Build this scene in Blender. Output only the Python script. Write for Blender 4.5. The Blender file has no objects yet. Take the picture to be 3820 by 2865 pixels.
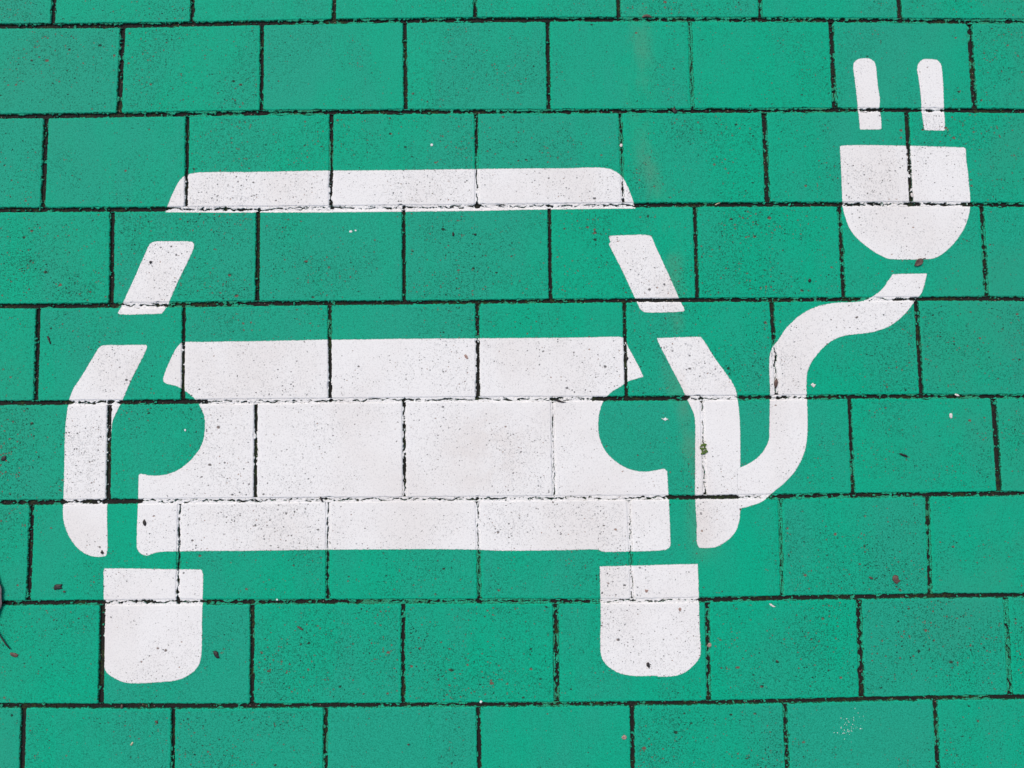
import bpy, math, random
import numpy as np
from mathutils import Vector, geometry
random.seed(7)
S = bpy.context.scene
C = S.collection

# ------------------------------------------------------------ camera, sky, sun, exposure
F_PX, TILT, YAW, ROLL = 2857.04, 0.0790, -0.0025, -0.0085       # survey of the block grid
CAM = np.array([0.9634, -0.8922, 1.5519])
def rotm(rx, ry, rz):
    cx, sx, cy, sy, cz, sz = math.cos(rx), math.sin(rx), math.cos(ry), math.sin(ry), math.cos(rz), math.sin(rz)
    Rx = np.array([[1,0,0],[0,cx,-sx],[0,sx,cx]]); Ry = np.array([[cy,0,sy],[0,1,0],[-sy,0,cy]]); Rz = np.array([[cz,-sz,0],[sz,cz,0],[0,0,1]])
    return Rz @ Ry @ Rx
ROT = rotm(TILT, YAW, ROLL)
cd = bpy.data.cameras.new('camera'); cam = bpy.data.objects.new('camera', cd); C.objects.link(cam)
cd.sensor_width = 36.0; cd.lens = 36.0 * F_PX / 3820.0; cd.clip_start = 0.02; cd.clip_end = 600
cam.location = CAM; cam.rotation_euler = (TILT, YAW, ROLL)
S.camera = cam
S.render.resolution_x, S.render.resolution_y = 1024, 768

EL, AZ = math.radians(58), math.radians(-35)
w = bpy.data.worlds.new('World'); S.world = w; w.use_nodes = True
wn = w.node_tree.nodes; sky = wn.new('ShaderNodeTexSky'); sky.sky_type = 'NISHITA'; sky.sun_disc = False
sky.sun_elevation = EL; sky.sun_rotation = AZ; sky.dust_density = 4.0; sky.air_density = 1.0; sky.ozone_density = 1.0
w.node_tree.links.new(sky.outputs[0], wn['Background'].inputs[0]); wn['Background'].inputs[1].default_value = 0.11
sl = bpy.data.lights.new('sun', 'SUN'); sl.energy = 1.5; sl.angle = math.radians(30); sl.color = (1.0, 0.93, 0.84)
so = bpy.data.objects.new('sun', sl); C.objects.link(so)
dirv = Vector((math.sin(AZ)*math.cos(EL), math.cos(AZ)*math.cos(EL), math.sin(EL)))
so.rotation_euler = dirv.to_track_quat('Z', 'Y').to_euler(); so.location = (0, 0, 5)
S.view_settings.view_transform = 'Standard'; S.view_settings.look = 'None'; S.view_settings.gamma = 1
S.view_settings.exposure = 0.20

# ------------------------------------------------------------ survey coordinates -> metres on the pavement plane
def pt(x, y, z=0.0):
    v = ROT @ np.array([(x-1910)/F_PX, (1432.5-y)/F_PX, -1.0])
    t = (z-CAM[2])/v[2]
    return (CAM[0]+t*v[0], CAM[1]+t*v[1])
def pts_np(x, y):
    v = np.stack([(np.asarray(x)-1910)/F_PX, (1432.5-np.asarray(y))/F_PX, -np.ones(len(x))], 1) @ ROT.T
    t = -CAM[2]/v[:, 2]
    return CAM[0]+t*v[:, 0], CAM[1]+t*v[:, 1]
PX = 0.545e-3                                                    # metres per survey unit

# ------------------------------------------------------------ noise
def hsh(i, j, s):
    i = i.astype(np.int64); j = j.astype(np.int64)
    n = (i*374761393 + j*668265263 + s*1274126177) & 0xffffffff
    n = ((n ^ (n >> 13))*1103515245) & 0xffffffff
    n = ((n ^ (n >> 16))*2246822519) & 0xffffffff
    return ((n ^ (n >> 15)) & 0xffffff)/float(0xffffff)
def vn(x, y, s=0):
    x = np.asarray(x, float); y = np.asarray(y, float)
    xi = np.floor(x); yi = np.floor(y); fx = x-xi; fy = y-yi
    fx = fx*fx*(3-2*fx); fy = fy*fy*(3-2*fy)
    a = hsh(xi, yi, s); b = hsh(xi+1, yi, s); c = hsh(xi, yi+1, s); d = hsh(xi+1, yi+1, s)
    return a+(b-a)*fx+(c-a)*fy+(a-b-c+d)*fx*fy
def fbm(x, y, s=0, o=3):
    t = 0; a = 1; n = 0
    for k in range(o):
        t = t+a*vn(x*2**k+17.3*k, y*2**k+5.1*k, s+k); n += a; a *= .55
    return t/n

# ------------------------------------------------------------ materials
def mat(name):
    m = bpy.data.materials.new(name); m.use_nodes = True
    return m, m.node_tree.nodes, m.node_tree.links, m.node_tree.nodes['Principled BSDF']
class NB:
    def __init__(s, m): s.n = m.node_tree.nodes; s.l = m.node_tree.links
    def new(s, t, **k):
        o = s.n.new(t)
        for a, b in k.items(): setattr(o, a, b)
        return o
    def put(s, sock, v):
        if hasattr(v, 'links') or isinstance(v, bpy.types.NodeSocket): s.l.new(v, sock)
        else: sock.default_value = v
    def math(s, op, a, b=0.0, c=0.0, clamp=False):
        o = s.new('ShaderNodeMath', operation=op, use_clamp=clamp); s.put(o.inputs[0], a); s.put(o.inputs[1], b); s.put(o.inputs[2], c); return o.outputs[0]
    def mix(s, f, a, b):
        o = s.new('ShaderNodeMix', data_type='RGBA'); s.put(o.inputs[0], f)
        s.put(o.inputs[6], a if not isinstance(a, tuple) else (*a, 1)); s.put(o.inputs[7], b if not isinstance(b, tuple) else (*b, 1)); return o.outputs[2]
    def noise(s, vec, scale, det=3, rough=.55, dist=0):
        o = s.new('ShaderNodeTexNoise'); s.l.new(vec, o.inputs['Vector']); o.inputs['Scale'].default_value = scale
        o.inputs['Detail'].default_value = det; o.inputs['Roughness'].default_value = rough; o.inputs['Distortion'].default_value = dist; return o
    def ramp(s, v, lo, hi, a=0.0, b=1.0):
        o = s.new('ShaderNodeMapRange', interpolation_type='SMOOTHSTEP'); s.put(o.inputs[0], v)
        for i, x in enumerate((lo, hi, a, b)): s.put(o.inputs[1+i], x)
        return o.outputs[0]
    def attr(s, name):
        o = s.new('ShaderNodeAttribute', attribute_name=name); return o.outputs['Fac']
    def scaled(s, vec, x, y, z=1, rot=0):
        o = s.new('ShaderNodeMapping'); s.l.new(vec, o.inputs[0]); o.inputs['Scale'].default_value = (x, y, z); o.inputs['Rotation'].default_value = (0, 0, rot); return o.outputs[0]

def pits(b, pos):
    """worn pits of the concrete face, shared by the green and the white coat: (fine, coarse, hue)"""
    warp = b.noise(pos, 260, 2)
    wv = b.new('ShaderNodeVectorMath', operation='SCALE'); b.l.new(warp.outputs['Color'], wv.inputs[0]); wv.inputs['Scale'].default_value = .0045
    ad = b.new('ShaderNodeVectorMath', operation='ADD'); b.l.new(pos, ad.inputs[0]); b.l.new(wv.outputs[0], ad.inputs[1]); p2 = ad.outputs[0]
    dens = b.noise(pos, 6.5, 2).outputs['Fac']
    dens = b.math('ADD', b.ramp(dens, .3, .7, .50, 1.0), b.math('MULTIPLY', b.attr('pit'), .4))       # 0..1.7
    dens = b.math('MULTIPLY', dens, b.ramp(b.attr('edge'), .1, .9, .45, 1.0))
    out = []
    for sc, k, xs, pw, lo in ((430, .46, 1.0, .8, .03), (230, .33, .8, 1.8, .05), (85, .27, .75, 4.2, .06)):
        v = b.new('ShaderNodeTexVoronoi', feature='F1'); b.l.new(b.scaled(p2, sc*xs, sc), v.inputs['Vector']); v.inputs['Scale'].default_value = 1
        sp = b.new('ShaderNodeSeparateColor'); b.l.new(v.outputs['Color'], sp.inputs[0])
        r = b.math('POWER', sp.outputs[0], pw)
        r = b.math('MULTIPLY', b.math('MULTIPLY', r, dens), k)
        r = b.math('SUBTRACT', r, lo)
        f = b.ramp(b.math('SUBTRACT', r, v.outputs['Distance']), -.06, .06)
        f = b.math('MULTIPLY', f, b.ramp(r, .0, .06))
        out.append((f, sp.outputs[1]))
    return out, p2

def finish(b, bsdf, col, h, rough, strength, dist):
    b.put(bsdf.inputs['Base Color'], col); b.put(bsdf.inputs['Roughness'], rough)
    bu = b.new('ShaderNodeBump'); bu.inputs['Strength'].default_value = strength; bu.inputs['Distance'].default_value = dist
    b.put(bu.inputs['Height'], h); b.l.new(bu.outputs[0], bsdf.inputs['Normal'])

def paint_material(name, white):
    m, n, l, bsdf = mat(name); b = NB(m)
    pos = b.new('ShaderNodeNewGeometry').outputs['Position']
    (fine, fh), (mid, mh), (big_, chue) = pits(b, pos)[0]
    coarse = b.math('MAXIMUM', mid, big_); chue = b.math('ADD', b.math('MULTIPLY', mh, .6), b.math('MULTIPLY', chue, .4))
    grain = b.noise(pos, 560, 3, .8).outputs['Fac']
    grit = b.noise(pos, 300, 4, .85).outputs['Fac']
    sep = b.new('ShaderNodeSeparateXYZ'); b.l.new(pos, sep.inputs[0])
    # long rubbed streak where a tyre has been dragged, in metres on the pavement
    ax = b.math('SUBTRACT', sep.outputs[0], b.math('ADD', b.math('MULTIPLY', sep.outputs[1], -.107), STREAK0))
    wob = b.math('MULTIPLY', b.math('SUBTRACT', b.noise(pos, 5, 3).outputs['Fac'], .5), .05)
    d = b.math('ABSOLUTE', b.math('ADD', ax, wob))
    streak = b.math('MULTIPLY', b.ramp(d, .0, .048, 1, 0), b.ramp(b.noise(b.scaled(pos, 1, .5), 16, 3).outputs['Fac'], .38, .66))
    streak = b.math('MULTIPLY', streak, b.ramp(sep.outputs[1], -1.2, -1.02))
    if white:
        big = b.noise(b.scaled(pos, 1, .7), 5, 3).outputs['Fac']
        col = b.mix(b.ramp(big, .42, .72), (.795, .80, .80), (.75, .74, .73))
        dv = b.new('ShaderNodeVectorMath', operation='DISTANCE'); b.l.new(pos, dv.inputs[0]); dv.inputs[1].default_value = (*pt(1815, 1680), 0)
        sm = b.math('MULTIPLY', b.ramp(dv.outputs['Value'], .02, .13, 1, 0), b.ramp(b.noise(pos, 22, 4, .6).outputs['Fac'], .35, .62, .25, 1))
        col = b.mix(b.math('MULTIPLY', sm, .35), col, (.60, .54, .50))
        blot = b.noise(pos, 75, 4, .7).outputs['Fac']
        col = b.mix(b.ramp(blot, .56, .78, 0, .16), col, (.50, .47, .45))
        col = b.mix(b.ramp(grit, .48, .66, 0, .30), col, (.40, .40, .41))
        col = b.mix(b.math('MULTIPLY', streak, .22), col, (.50, .38, .30))
        col = b.mix(b.math('MULTIPLY', fine, .33), col, (.17, .17, .17))
        pc = b.mix(b.ramp(chue, .66, .74), (.07, .07, .07), (.28, .18, .13))
        col = b.mix(b.math('MULTIPLY', coarse, .9), col, pc)
        # grime that creeps over the arrises
        e = b.attr('edge'); gn = b.noise(pos, 330, 3, .7).outputs['Fac']
        dirt = b.ramp(b.math('SUBTRACT', b.math('ADD', gn, b.math('MULTIPLY', b.math('SUBTRACT', b.noise(pos, 60, 3).outputs['Fac'], .5), .5)), b.math('MULTIPLY', e, 1.6)), .42, .54)
        col = b.mix(b.math('MULTIPLY', dirt, .8), col, (.10, .095, .04))
    else:
        big = b.noise(b.scaled(pos, 1, .55), 3.2, 4, .6).outputs['Fac']
        big2 = b.noise(b.scaled(pos, 2.2, .5), 7, 2).outputs['Fac']
        k = b.math('ADD', b.ramp(big, .35, .7), b.math('MULTIPLY', b.ramp(big2, .4, .65), .35), 0, True)
        k = b.math('MULTIPLY', k, b.ramp(b.attr('edge'), .2, 1.0, .2, 1.0))
        k = b.math('ADD', k, b.math('MULTIPLY', b.math('SUBTRACT', b.attr('tone'), .5), .8), 0, True)
        col = b.mix(k, G_BRIGHT, G_DULL)
        col = b.mix(b.ramp(grain, .42, .66, 0, .72), col, G_DARK)
        col = b.mix(b.ramp(grit, .50, .64, 0, .65), col, G_DARK)
        # greyer film of dirt towards the far right and along the left margin, as worn ground
        gx = b.math('ADD', b.ramp(sep.outputs[0], 1.55, 2.0, 0, .55), b.ramp(sep.outputs[0], .25, -.1, 0, .35))
        gx = b.math('MULTIPLY', gx, b.ramp(b.noise(pos, 4, 3).outputs['Fac'], .38, .62))
        col = b.mix(gx, col, G_FILM)
        col = b.mix(b.math('MULTIPLY', streak, .32), col, (.13, .22, .15))
        redd = b.noise(pos, 9, 3).outputs['Fac']
        col = b.mix(b.math('MULTIPLY', fine, .75), col, (.006, .12, .07))
        pc = b.mix(b.ramp(b.math('ADD', chue, b.math('MULTIPLY', b.math('SUBTRACT', redd, .5), 1.6)), .42, .52), (.012, .03, .02), (.16, .075, .06))
        col = b.mix(b.math('MULTIPLY', coarse, .92), col, pc)
        e = b.attr('edge'); gn = b.noise(pos, 300, 3, .7).outputs['Fac']
        dirt = b.ramp(b.math('SUBTRACT', b.math('ADD', gn, b.math('MULTIPLY', b.math('SUBTRACT', b.noise(pos, 60, 3).outputs['Fac'], .5), .5)), b.math('MULTIPLY', e, 1.1)), .36, .46)
        col = b.mix(b.math('MULTIPLY', dirt, .88), col, (.012, .035, .012))
    h = b.math('SUBTRACT', b.math('MULTIPLY', grain, .35), b.math('ADD', b.math('MULTIPLY', coarse, 1.0), b.math('MULTIPLY', fine, .6)))
    finish(b, bsdf, col, h, .72, .55, .0012)
    if white:                                                    # dithered overspray along the stencil edge
        sp_ = b.noise(pos, 1100, 2, .8).outputs['Fac']
        al = b.math('ADD', b.math('MULTIPLY', b.attr('cover'), 1.25), b.math('MULTIPLY', b.math('SUBTRACT', sp_, .5), 1.6))
        b.put(bsdf.inputs['Alpha'], b.ramp(al, .38, .72))
    bsdf.inputs['Specular IOR Level'].default_value = .13
    return m
G_BRIGHT = (.000, .435, .255); G_DULL = (.016, .385, .258); G_DARK = (.001, .165, .10); G_FILM = (.026, .29, .195)
STREAK0 = pt(2476, 950)[0] + .107*pt(2476, 950)[1]
M_GREEN = paint_material('green_coated_concrete', False)
M_WHITE = paint_material('white_road_paint', True)

def joint_material():
    m, n, l, bsdf = mat('joint_filling'); b = NB(m)
    pos = b.new('ShaderNodeNewGeometry').outputs['Position']
    c = b.attr('crust')
    nz = b.noise(pos, 500, 3, .8).outputs['Fac']
    moss = b.noise(pos, 14, 3).outputs['Fac']; m2 = b.noise(pos, 240, 2).outputs['Fac']
    soil = b.mix(b.ramp(nz, .42, .85), (.004, .004, .0035), (.028, .023, .018))
    soil = b.mix(b.math('MULTIPLY', b.ramp(moss, .48, .62), b.ramp(m2, .45, .62)), soil, (.022, .042, .006))
    v = b.new('ShaderNodeTexVoronoi'); b.l.new(pos, v.inputs['Vector']); v.inputs['Scale'].default_value = 260
    sp = b.new('ShaderNodeSeparateColor'); b.l.new(v.outputs['Color'], sp.inputs[0])
    grit = b.math('MULTIPLY', b.ramp(sp.outputs[0], .955, .96), b.ramp(v.outputs['Distance'], .3, .25))
    soil = b.mix(b.math('MULTIPLY', grit, .8), soil, (.30, .25, .20))
    g = b.noise(pos, 420, 3, .75).outputs['Fac']
    green = b.mix(b.ramp(g, .42, .62), G_BRIGHT, (.010, .12, .06))
    green = b.mix(b.ramp(moss, .45, .7, 0, .35), green, (.045, .10, .03))
    f = b.ramp(b.math('ADD', c, b.math('MULTIPLY', b.math('SUBTRACT', nz, .5), .5)), .44, .56)
    col = b.mix(f, soil, green)
    finish(b, bsdf, col, nz, .9, .8, .0015)
    return m
M_JOINT = joint_material()

def plain(name, c1, c2, scale, rough=.8, bump=.0006, detail=4):
    m, n, l, bsdf = mat(name); b = NB(m)
    pos = b.new('ShaderNodeTexCoord').outputs['Object']
    nz = b.noise(pos, scale, detail, .65).outputs['Fac']
    finish(b, bsdf, b.mix(b.ramp(nz, .35, .65), c1, c2), nz, rough, .6, bump)
    return m
M_BED = plain('bedding_soil', (.006, .006, .005), (.03, .026, .02), 350)
M_GROUND = plain('grey_tarmac', (.045, .045, .047), (.09, .088, .085), 60)
M_LEAF_DARK = plain('dark_rotten_leaf', (.006, .005, .006), (.022, .017, .016), 300, .6)
M_LEAF_BROWN = plain('brown_dry_leaf', (.060, .032, .026), (.13, .075, .060), 260, .6)
M_LEAF_GREY = plain('grey_brown_leaf', (.13, .10, .105), (.22, .18, .18), 120, .5)
M_STEM = plain('dark_leaf_stalk', (.008, .010, .008), (.03, .022, .016), 300, .5)
M_CHIP_PALE = plain('pale_stone', (.55, .50, .47), (.75, .72, .70), 500)
M_CHIP_PINK = plain('pinkish_stone', (.22, .13, .11), (.42, .30, .26), 500)
M_STRAW = plain('dry_straw', (.42, .40, .26), (.62, .58, .42), 300)
M_MOSS = plain('green_moss', (.05, .10, .012), (.13, .22, .04), 900, .9)
M_SPLAT = plain('white_paint_spatter', (.62, .66, .66), (.82, .82, .82), 700)

# ------------------------------------------------------------ survey of the laid blocks
H={0:[(0,97),(452,95),(723,89),(985,84),(1211,78),(1510,76),(1776,72),(2043,72),(2309,71),(2558,72),(2820,71),(3091,74),(3362,75),(3588,80),(3820,78)],
1:[(0,434),(447,428),(692,425),(985,419),(1229,417),(1510,415),(1776,416),(2047,415),(2314,414),(2585,412),(2852,412),(3114,409),(3381,409),(3634,411),(3820,414)],
2:[(0,784),(158,782),(416,781),(694,780),(963,779),(1234,775),(1505,774),(1780,770),(2052,768),(2325,764),(2590,763),(2861,762),(3132,762),(3401,760),(3661,762),(3820,765)],
3:[(0,1143),(140,1141),(414,1139),(683,1137),(958,1131),(1229,1130),(1507,1129),(1779,1125),(2054,1123),(2328,1120),(2603,1119),(2870,1118),(3150,1117),(3417,1114),(3688,1113),(3820,1114)],
4:[(0,1503),(131,1503),(402,1500),(683,1499),(954,1498),(1232,1494),(1510,1491),(1781,1488),(2061,1489),(2339,1486),(2621,1486),(2892,1482),(3173,1480),(3439,1478),(3706,1478),(3820,1480)],
5:[(0,1876),(118,1875),(398,1871),(669,1869),(954,1866),(1223,1864),(1507,1862),(1781,1861),(2074,1858),(2346,1857),(2628,1855),(2910,1853),(3186,1847),(3462,1845),(3729,1841),(3820,1841)],
6:[(0,2251),(108,2250),(384,2247),(662,2245),(940,2246),(1223,2244),(1503,2244),(1785,2242),(2072,2244),(2359,2242),(2639,2238),(2919,2230),(3204,2227),(3471,2222),(3751,2220),(3820,2219)],
7:[(0,2632),(88,2632),(375,2634),(645,2635),(937,2634),(1215,2632),(1504,2630),(1785,2629),(2077,2627),(2359,2625),(2644,2622),(2930,2616),(3216,2609),(3488,2603),(3769,2600),(3820,2598)]}
# row r between H[r] and H[r+1]: (x top, x bottom, width)
V={-1:[(200,195,15),(718,715,12),(1246,1245,12),(1773,1773,12),(2307,2308,12),(2837,2837,12),(3354,3358,14)],
0:[(457,443,17),(977,975,12),(1510,1513,12),(2043,2047,12),(2573,2584,9),(3100,3116,15),(3617,3638,18)],
1:[(171,158,16),(698,694,11),(1236,1234,13),(1776,1779,9),(2314,2325,9),(2851,2864,16),(3383,3401,14)],
2:[(418,414,14),(962,959,13),(1506,1507,10),(2049,2054,10),(2592,2602,12),(3132,3149,13),(3664,3683,14)],
3:[(142,132,15),(685,681,11),(1229,1231,12),(1780,1783,13),(2329,2337,10),(2879,2899,13),(3419,3439,13)],
4:[(407,402,15),(954,952,12),(1507,1509,12),(2061,2068,8),(2619,2630,9),(3170,3184,12),(3708,3729,18)],
5:[(118,105,15),(670,662,11),(1223,1221,11),(1781,1788,9),(2346,2359,8),(2910,2919,10),(3461,3471,14)],
6:[(382,375,18),(941,938,13),(1503,1504,13),(2072,2077,18),(2639,2644,14),(3204,3216,18),(3752,3769,16)],
7:[(87,81,17),(645,644,12),(1215,1213,15),(1784,1789,14),(2358,2361,14),(2928,2937,13),(3489,3498,14)]}

H[-1] = [(x, y-338) for x, y in H[0]]
H[8] = [(x, y+389-(x-1900)*.002) for x, y in H[7]]
def hy(r, x):
    a = H[r]; xs = [p[0] for p in a]; ys = [p[1] for p in a]
    if x < xs[0]: return ys[0]+(x-xs[0])*.004
    if x > xs[-1]: return ys[-1]+(x-xs[-1])*.004
    return float(np.interp(x, xs, ys))
# how far the painted crust still bridges each joint (0 open .. 1 closed)
HF = {0:[(0,.10),(1000,.10),(1100,.4),(1700,.35),(1800,.12),(2250,.12),(2330,.55),(3000,.35),(3550,.3),(3640,.6),(3820,.6)],
1:[(0,.12),(450,.15),(500,.45),(985,.45),(1020,.65),(1220,.6),(1260,.15),(1400,.15),(1500,.4),(2450,.4),(2550,.3),(2800,.2),(2900,.5),(3130,.35),(3500,.45),(3540,.05),(3820,.1)],
2:[(0,.12),(600,.2),(625,.72),(900,.66),(1000,.9),(2340,.85),(2375,.05),(3100,.2),(3150,.5),(3300,.55),(3500,.35),(3640,.3),(3820,.45)],
3:[(0,.06),(430,.1),(450,.75),(610,.65),(640,.5),(940,.4),(1000,.12),(1500,.12),(1900,.3),(2300,.2),(2390,.0),(2560,.05),(2640,.2),(3200,.25),(3230,.95),(3300,.75),(3400,.35),(3440,.05),(3820,.08)],
4:[(0,.15),(250,.15),(275,.5),(395,.55),(425,.85),(445,.1),(740,.12),(790,.85),(1500,.82),(2200,.85),(2230,.1),(2550,.08),(2590,.88),(2740,.8),(2770,.1),(2868,.1),(2885,.8),(2990,.9),(3015,.25),(3500,.45),(3820,.45)],
5:[(0,.2),(230,.15),(250,.65),(390,.5),(415,.12),(520,.2),(570,.85),(1400,.86),(1900,.9),(2460,.97),(2500,.05),(2740,.1),(2775,.9),(2860,.95),(2890,.4),(3250,.35),(3300,.6),(3450,.5),(3480,.1),(3820,.15)],
6:[(0,.3),(370,.15),(400,.6),(740,.65),(770,.4),(1250,.35),(1400,.8),(1900,.72),(2230,.6),(2260,.97),(2580,.9),(2620,.15),(3820,.1)],
7:[(0,.08),(1200,.15),(1600,.35),(2300,.3),(2700,.1),(3450,.1),(3560,.5),(3680,.6),(3720,.1),(3820,.1)]}
VF = {-1:[.05,.4,.1,.4,.08,.35,.1], 0:[.15,.15,.1,.08,.85,.3,.35], 1:[.15,.08,.4,.35,.62,.15,.05], 2:[.1,.05,.1,.08,.2,.3,.4],
3:[.15,.06,.12,.25,.08,.55,.2], 4:[.05,.15,.5,.93,.88,.4,.2], 5:[.2,.55,.6,.8,.97,.88,.5], 6:[.12,.08,.35,.55,.6,.4,.8], 7:[.08,.08,.45,.25,.2,.45,.35]}
BW, BH = .3, .2

def obj(name, v, f, m, parent=None, smooth=False, attrs=None, origin=None):
    me = bpy.data.meshes.new(name)
    v = np.asarray(v, float)
    o0 = np.array(origin if origin is not None else (0, 0, 0), float)
    me.from_pydata((v-o0).tolist(), [], f); me.validate(); me.update()
    for k, a in (attrs or {}).items():
        at = me.attributes.new(k, 'FLOAT', 'POINT'); at.data.foreach_set('value', np.asarray(a, np.float32))
    me.materials.append(m)
    if smooth: me.polygons.foreach_set('use_smooth', [True]*len(me.polygons))
    o = bpy.data.objects.new(name, me); C.objects.link(o); o.location = o0
    if parent: o.parent = parent
    return o
def tag(o, label, cat, group=None):
    o['label'] = label; o['category'] = cat
    if group: o['group'] = group
    return o

# ---- setting: ground sheet and the bedding under the blocks
g = obj('ground', [(-60, -60, -.09), (60, -60, -.09), (60, 60, -.09), (-60, 60, -.09)], [(0, 1, 2, 3)], M_GROUND); g['kind'] = 'structure'
pave = obj('pavement', [(-3.6, -5.2, -.0085), (5.7, -5.2, -.0085), (5.7, 3.2, -.0085), (-3.6, 3.2, -.0085),
                        (-3.6, -5.2, -.089), (5.7, -5.2, -.089), (5.7, 3.2, -.089), (-3.6, 3.2, -.089)],
           [(0, 1, 2, 3), (4, 5, 1, 0), (5, 6, 2, 1), (6, 7, 3, 2), (7, 4, 0, 3)], M_BED); pave['kind'] = 'structure'

# ---- one laid block: rounded quad, rings from the foot up to the flat face
RINGS = [(0.0, -.035, 0.0), (0.0, -.0026, 0.0), (.0011, -.0009, .10), (.0027, -.0001, .28), (.009, 0.0, 1.0)]   # inset, z, edge value
NC = 5
def inset_quad(c, d):
    out = []
    for i in range(4):
        p, a, b = c[i], c[i-1], c[(i+1) % 4]
        ea = (a-p)/np.linalg.norm(a-p); eb = (b-p)/np.linalg.norm(b-p)
        s = abs(ea[0]*eb[1]-ea[1]*eb[0])
        out.append(p+(ea+eb)*d/s)
    return out
def ring(c, d, rad, fine=True):
    q = inset_quad(c, d); r = max(rad-d, .0005); P = []
    for i in range(4):
        p, a, b = q[i], q[i-1], q[(i+1) % 4]
        ea = (a-p)/np.linalg.norm(a-p); eb = (b-p)/np.linalg.norm(b-p)
        for k in range(NC):
            t = k/(NC-1); s = 1-math.sin(t*math.pi/2); u = 1-math.cos(t*math.pi/2)
            P.append(p+ea*r*s+eb*r*u)
        nn = (100 if i % 2 == 0 else 66) if fine else 2
        p1 = p+eb*r; p2 = b-eb*r
        for k in range(1, nn): P.append(p1+(p2-p1)*k/nn)
    return np.array(P)
blocks = []
def block(corners, gap_seed, fine=True):
    c = [np.array(p) for p in corners]
    cen = sum(c)/4
    rnd = random.Random(gap_seed)
    z0 = rnd.uniform(-.0004, .0004); tx, ty = rnd.uniform(-.002, .002), rnd.uniform(-.002, .002)
    pit, tone = rnd.random(), rnd.random()
    rings = []
    for j, (d, z, e) in enumerate(RINGS):
        R = ring(c, d, .0042, fine)
        if fine:
            amp = (.0020, .0020, .0017, .0009, 0)[j]
            n = fbm(R[:, 0]*180, R[:, 1]*180, 11, 3)-.5
            big = np.clip(fbm(R[:, 0]*70, R[:, 1]*70, 29, 3)-.62, 0, 1)*5
            off = n*amp + big*(.0016, .0016, .0016, .001, 0)[j]
            dv = cen-R; dv /= np.linalg.norm(dv, axis=1)[:, None]
            # push along the nearer axis so that only the arris moves
            ax = np.zeros_like(R)
            nc = len(R)
            Q = ring(c, d+.001, .0042, fine)-R; Q /= np.maximum(np.linalg.norm(Q, axis=1), 1e-9)[:, None]
            R = R+Q*off[:, None]
        Z = z+z0+(R[:, 0]-cen[0])*tx+(R[:, 1]-cen[1])*ty
        if j == 0: Z = np.full(len(R), z)
        rings.append((R, Z, e))
    return dict(c=c, cen=cen, z0=z0, tx=tx, ty=ty, pit=pit, tone=tone, rings=rings, bb=(min(p[0] for p in c), min(p[1] for p in c), max(p[0] for p in c), max(p[1] for p in c)))
def block_geo(B, base=0):
    v = []; f = []; e = []
    n = len(B['rings'][0][0])
    for R, Z, ev in B['rings']:
        v += [(R[i, 0], R[i, 1], Z[i]) for i in range(n)]; e += [ev]*n
    for j in range(len(B['rings'])-1):
        a, b = base+j*n, base+(j+1)*n
        f += [(a+i, b+i, b+(i+1) % n, a+(i+1) % n) for i in range(n)]
    f.append(tuple(base+(len(B['rings'])-1)*n+i for i in range(n))[::-1])
    f = [t[::-1] for t in f]
    return v, f, e

JX = {}                                                          # joints per row incl. one extrapolated at each side
for r in range(-1, 8):
    L = [list(t) for t in V[r]]
    for t in L:
        if r == -1: t[0] = t[1]+(1910-t[1])*.012
        if r == 7: t[1] = t[0]+(t[1]-t[0])*1.65
    a, b = L[0], L[1]; z = [2*a[0]-b[0]+4, 2*a[1]-b[1]+4, 14]
    c_, d_ = L[-1], L[-2]; y_ = [2*c_[0]-d_[0], 2*c_[1]-d_[1], 14]
    JX[r] = [z]+L+[y_]
    VF[r] = [.1]+VF[r]+[.1]
GH = lambda x: 15 if x < 1000 else 13
done = set()
for r in range(-1, 8):
    J = JX[r]
    for k in range(len(J)-1):
        gl, gr = max(J[k][2], 11)/2, max(J[k+1][2], 11)/2
        xs = (J[k][0]+gl, J[k+1][0]-gr, J[k+1][1]-gr, J[k][1]+gl)
        cs = [(xs[0], hy(r, xs[0])+GH(xs[0])/2), (xs[1], hy(r, xs[1])+GH(xs[1])/2), (xs[2], hy(r+1, xs[2])-GH(xs[2])/2), (xs[3], hy(r+1, xs[3])-GH(xs[3])/2)]
        cw = [pt(*p) for p in cs]
        cw = [cw[0], cw[1], cw[2], cw[3]]
        B = block(cw, r*100+k+5000)
        blocks.append(B); done.add((r, k-1))
        v, f, e = block_geo(B)
        # skip the ones that no part of the view reaches
        n = len(v)
        ob = obj('paving_block', v, f, M_GREEN, pave, False, dict(edge=e, pit=[B['pit']]*n, tone=[B['tone']]*n), origin=(B['cen'][0], B['cen'][1], 0))
# blocks laid beyond the photographed patch
v, f, e, pa, to = [], [], [], [], []
for r in range(-14, 23):
    off = .5 if r % 2 == 0 else 0
    for k in range(-13, 19):
        if (r, k) in done: continue
        x0, x1 = (k+off)*BW+.0033, (k+1+off)*BW-.0033; y0, y1 = -r*BH-.0033, -(r+1)*BH+.0033
        if (x1 > 5.7 or x0 < -3.6 or y0 > 3.2 or y1 < -5.2): continue
        B = block([(x0, y0), (x1, y0), (x1, y1), (x0, y1)], r*100+k+9000, False)
        v2, f2, e2 = block_geo(B, len(v)); v += v2; f += f2; e += e2; pa += [B['pit']]*len(v2); to += [B['tone']]*len(v2)
far = obj('paving_block', v, f, M_GREEN, pave, False, dict(edge=e, pit=pa, tone=to)); far['kind'] = 'stuff'

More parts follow.
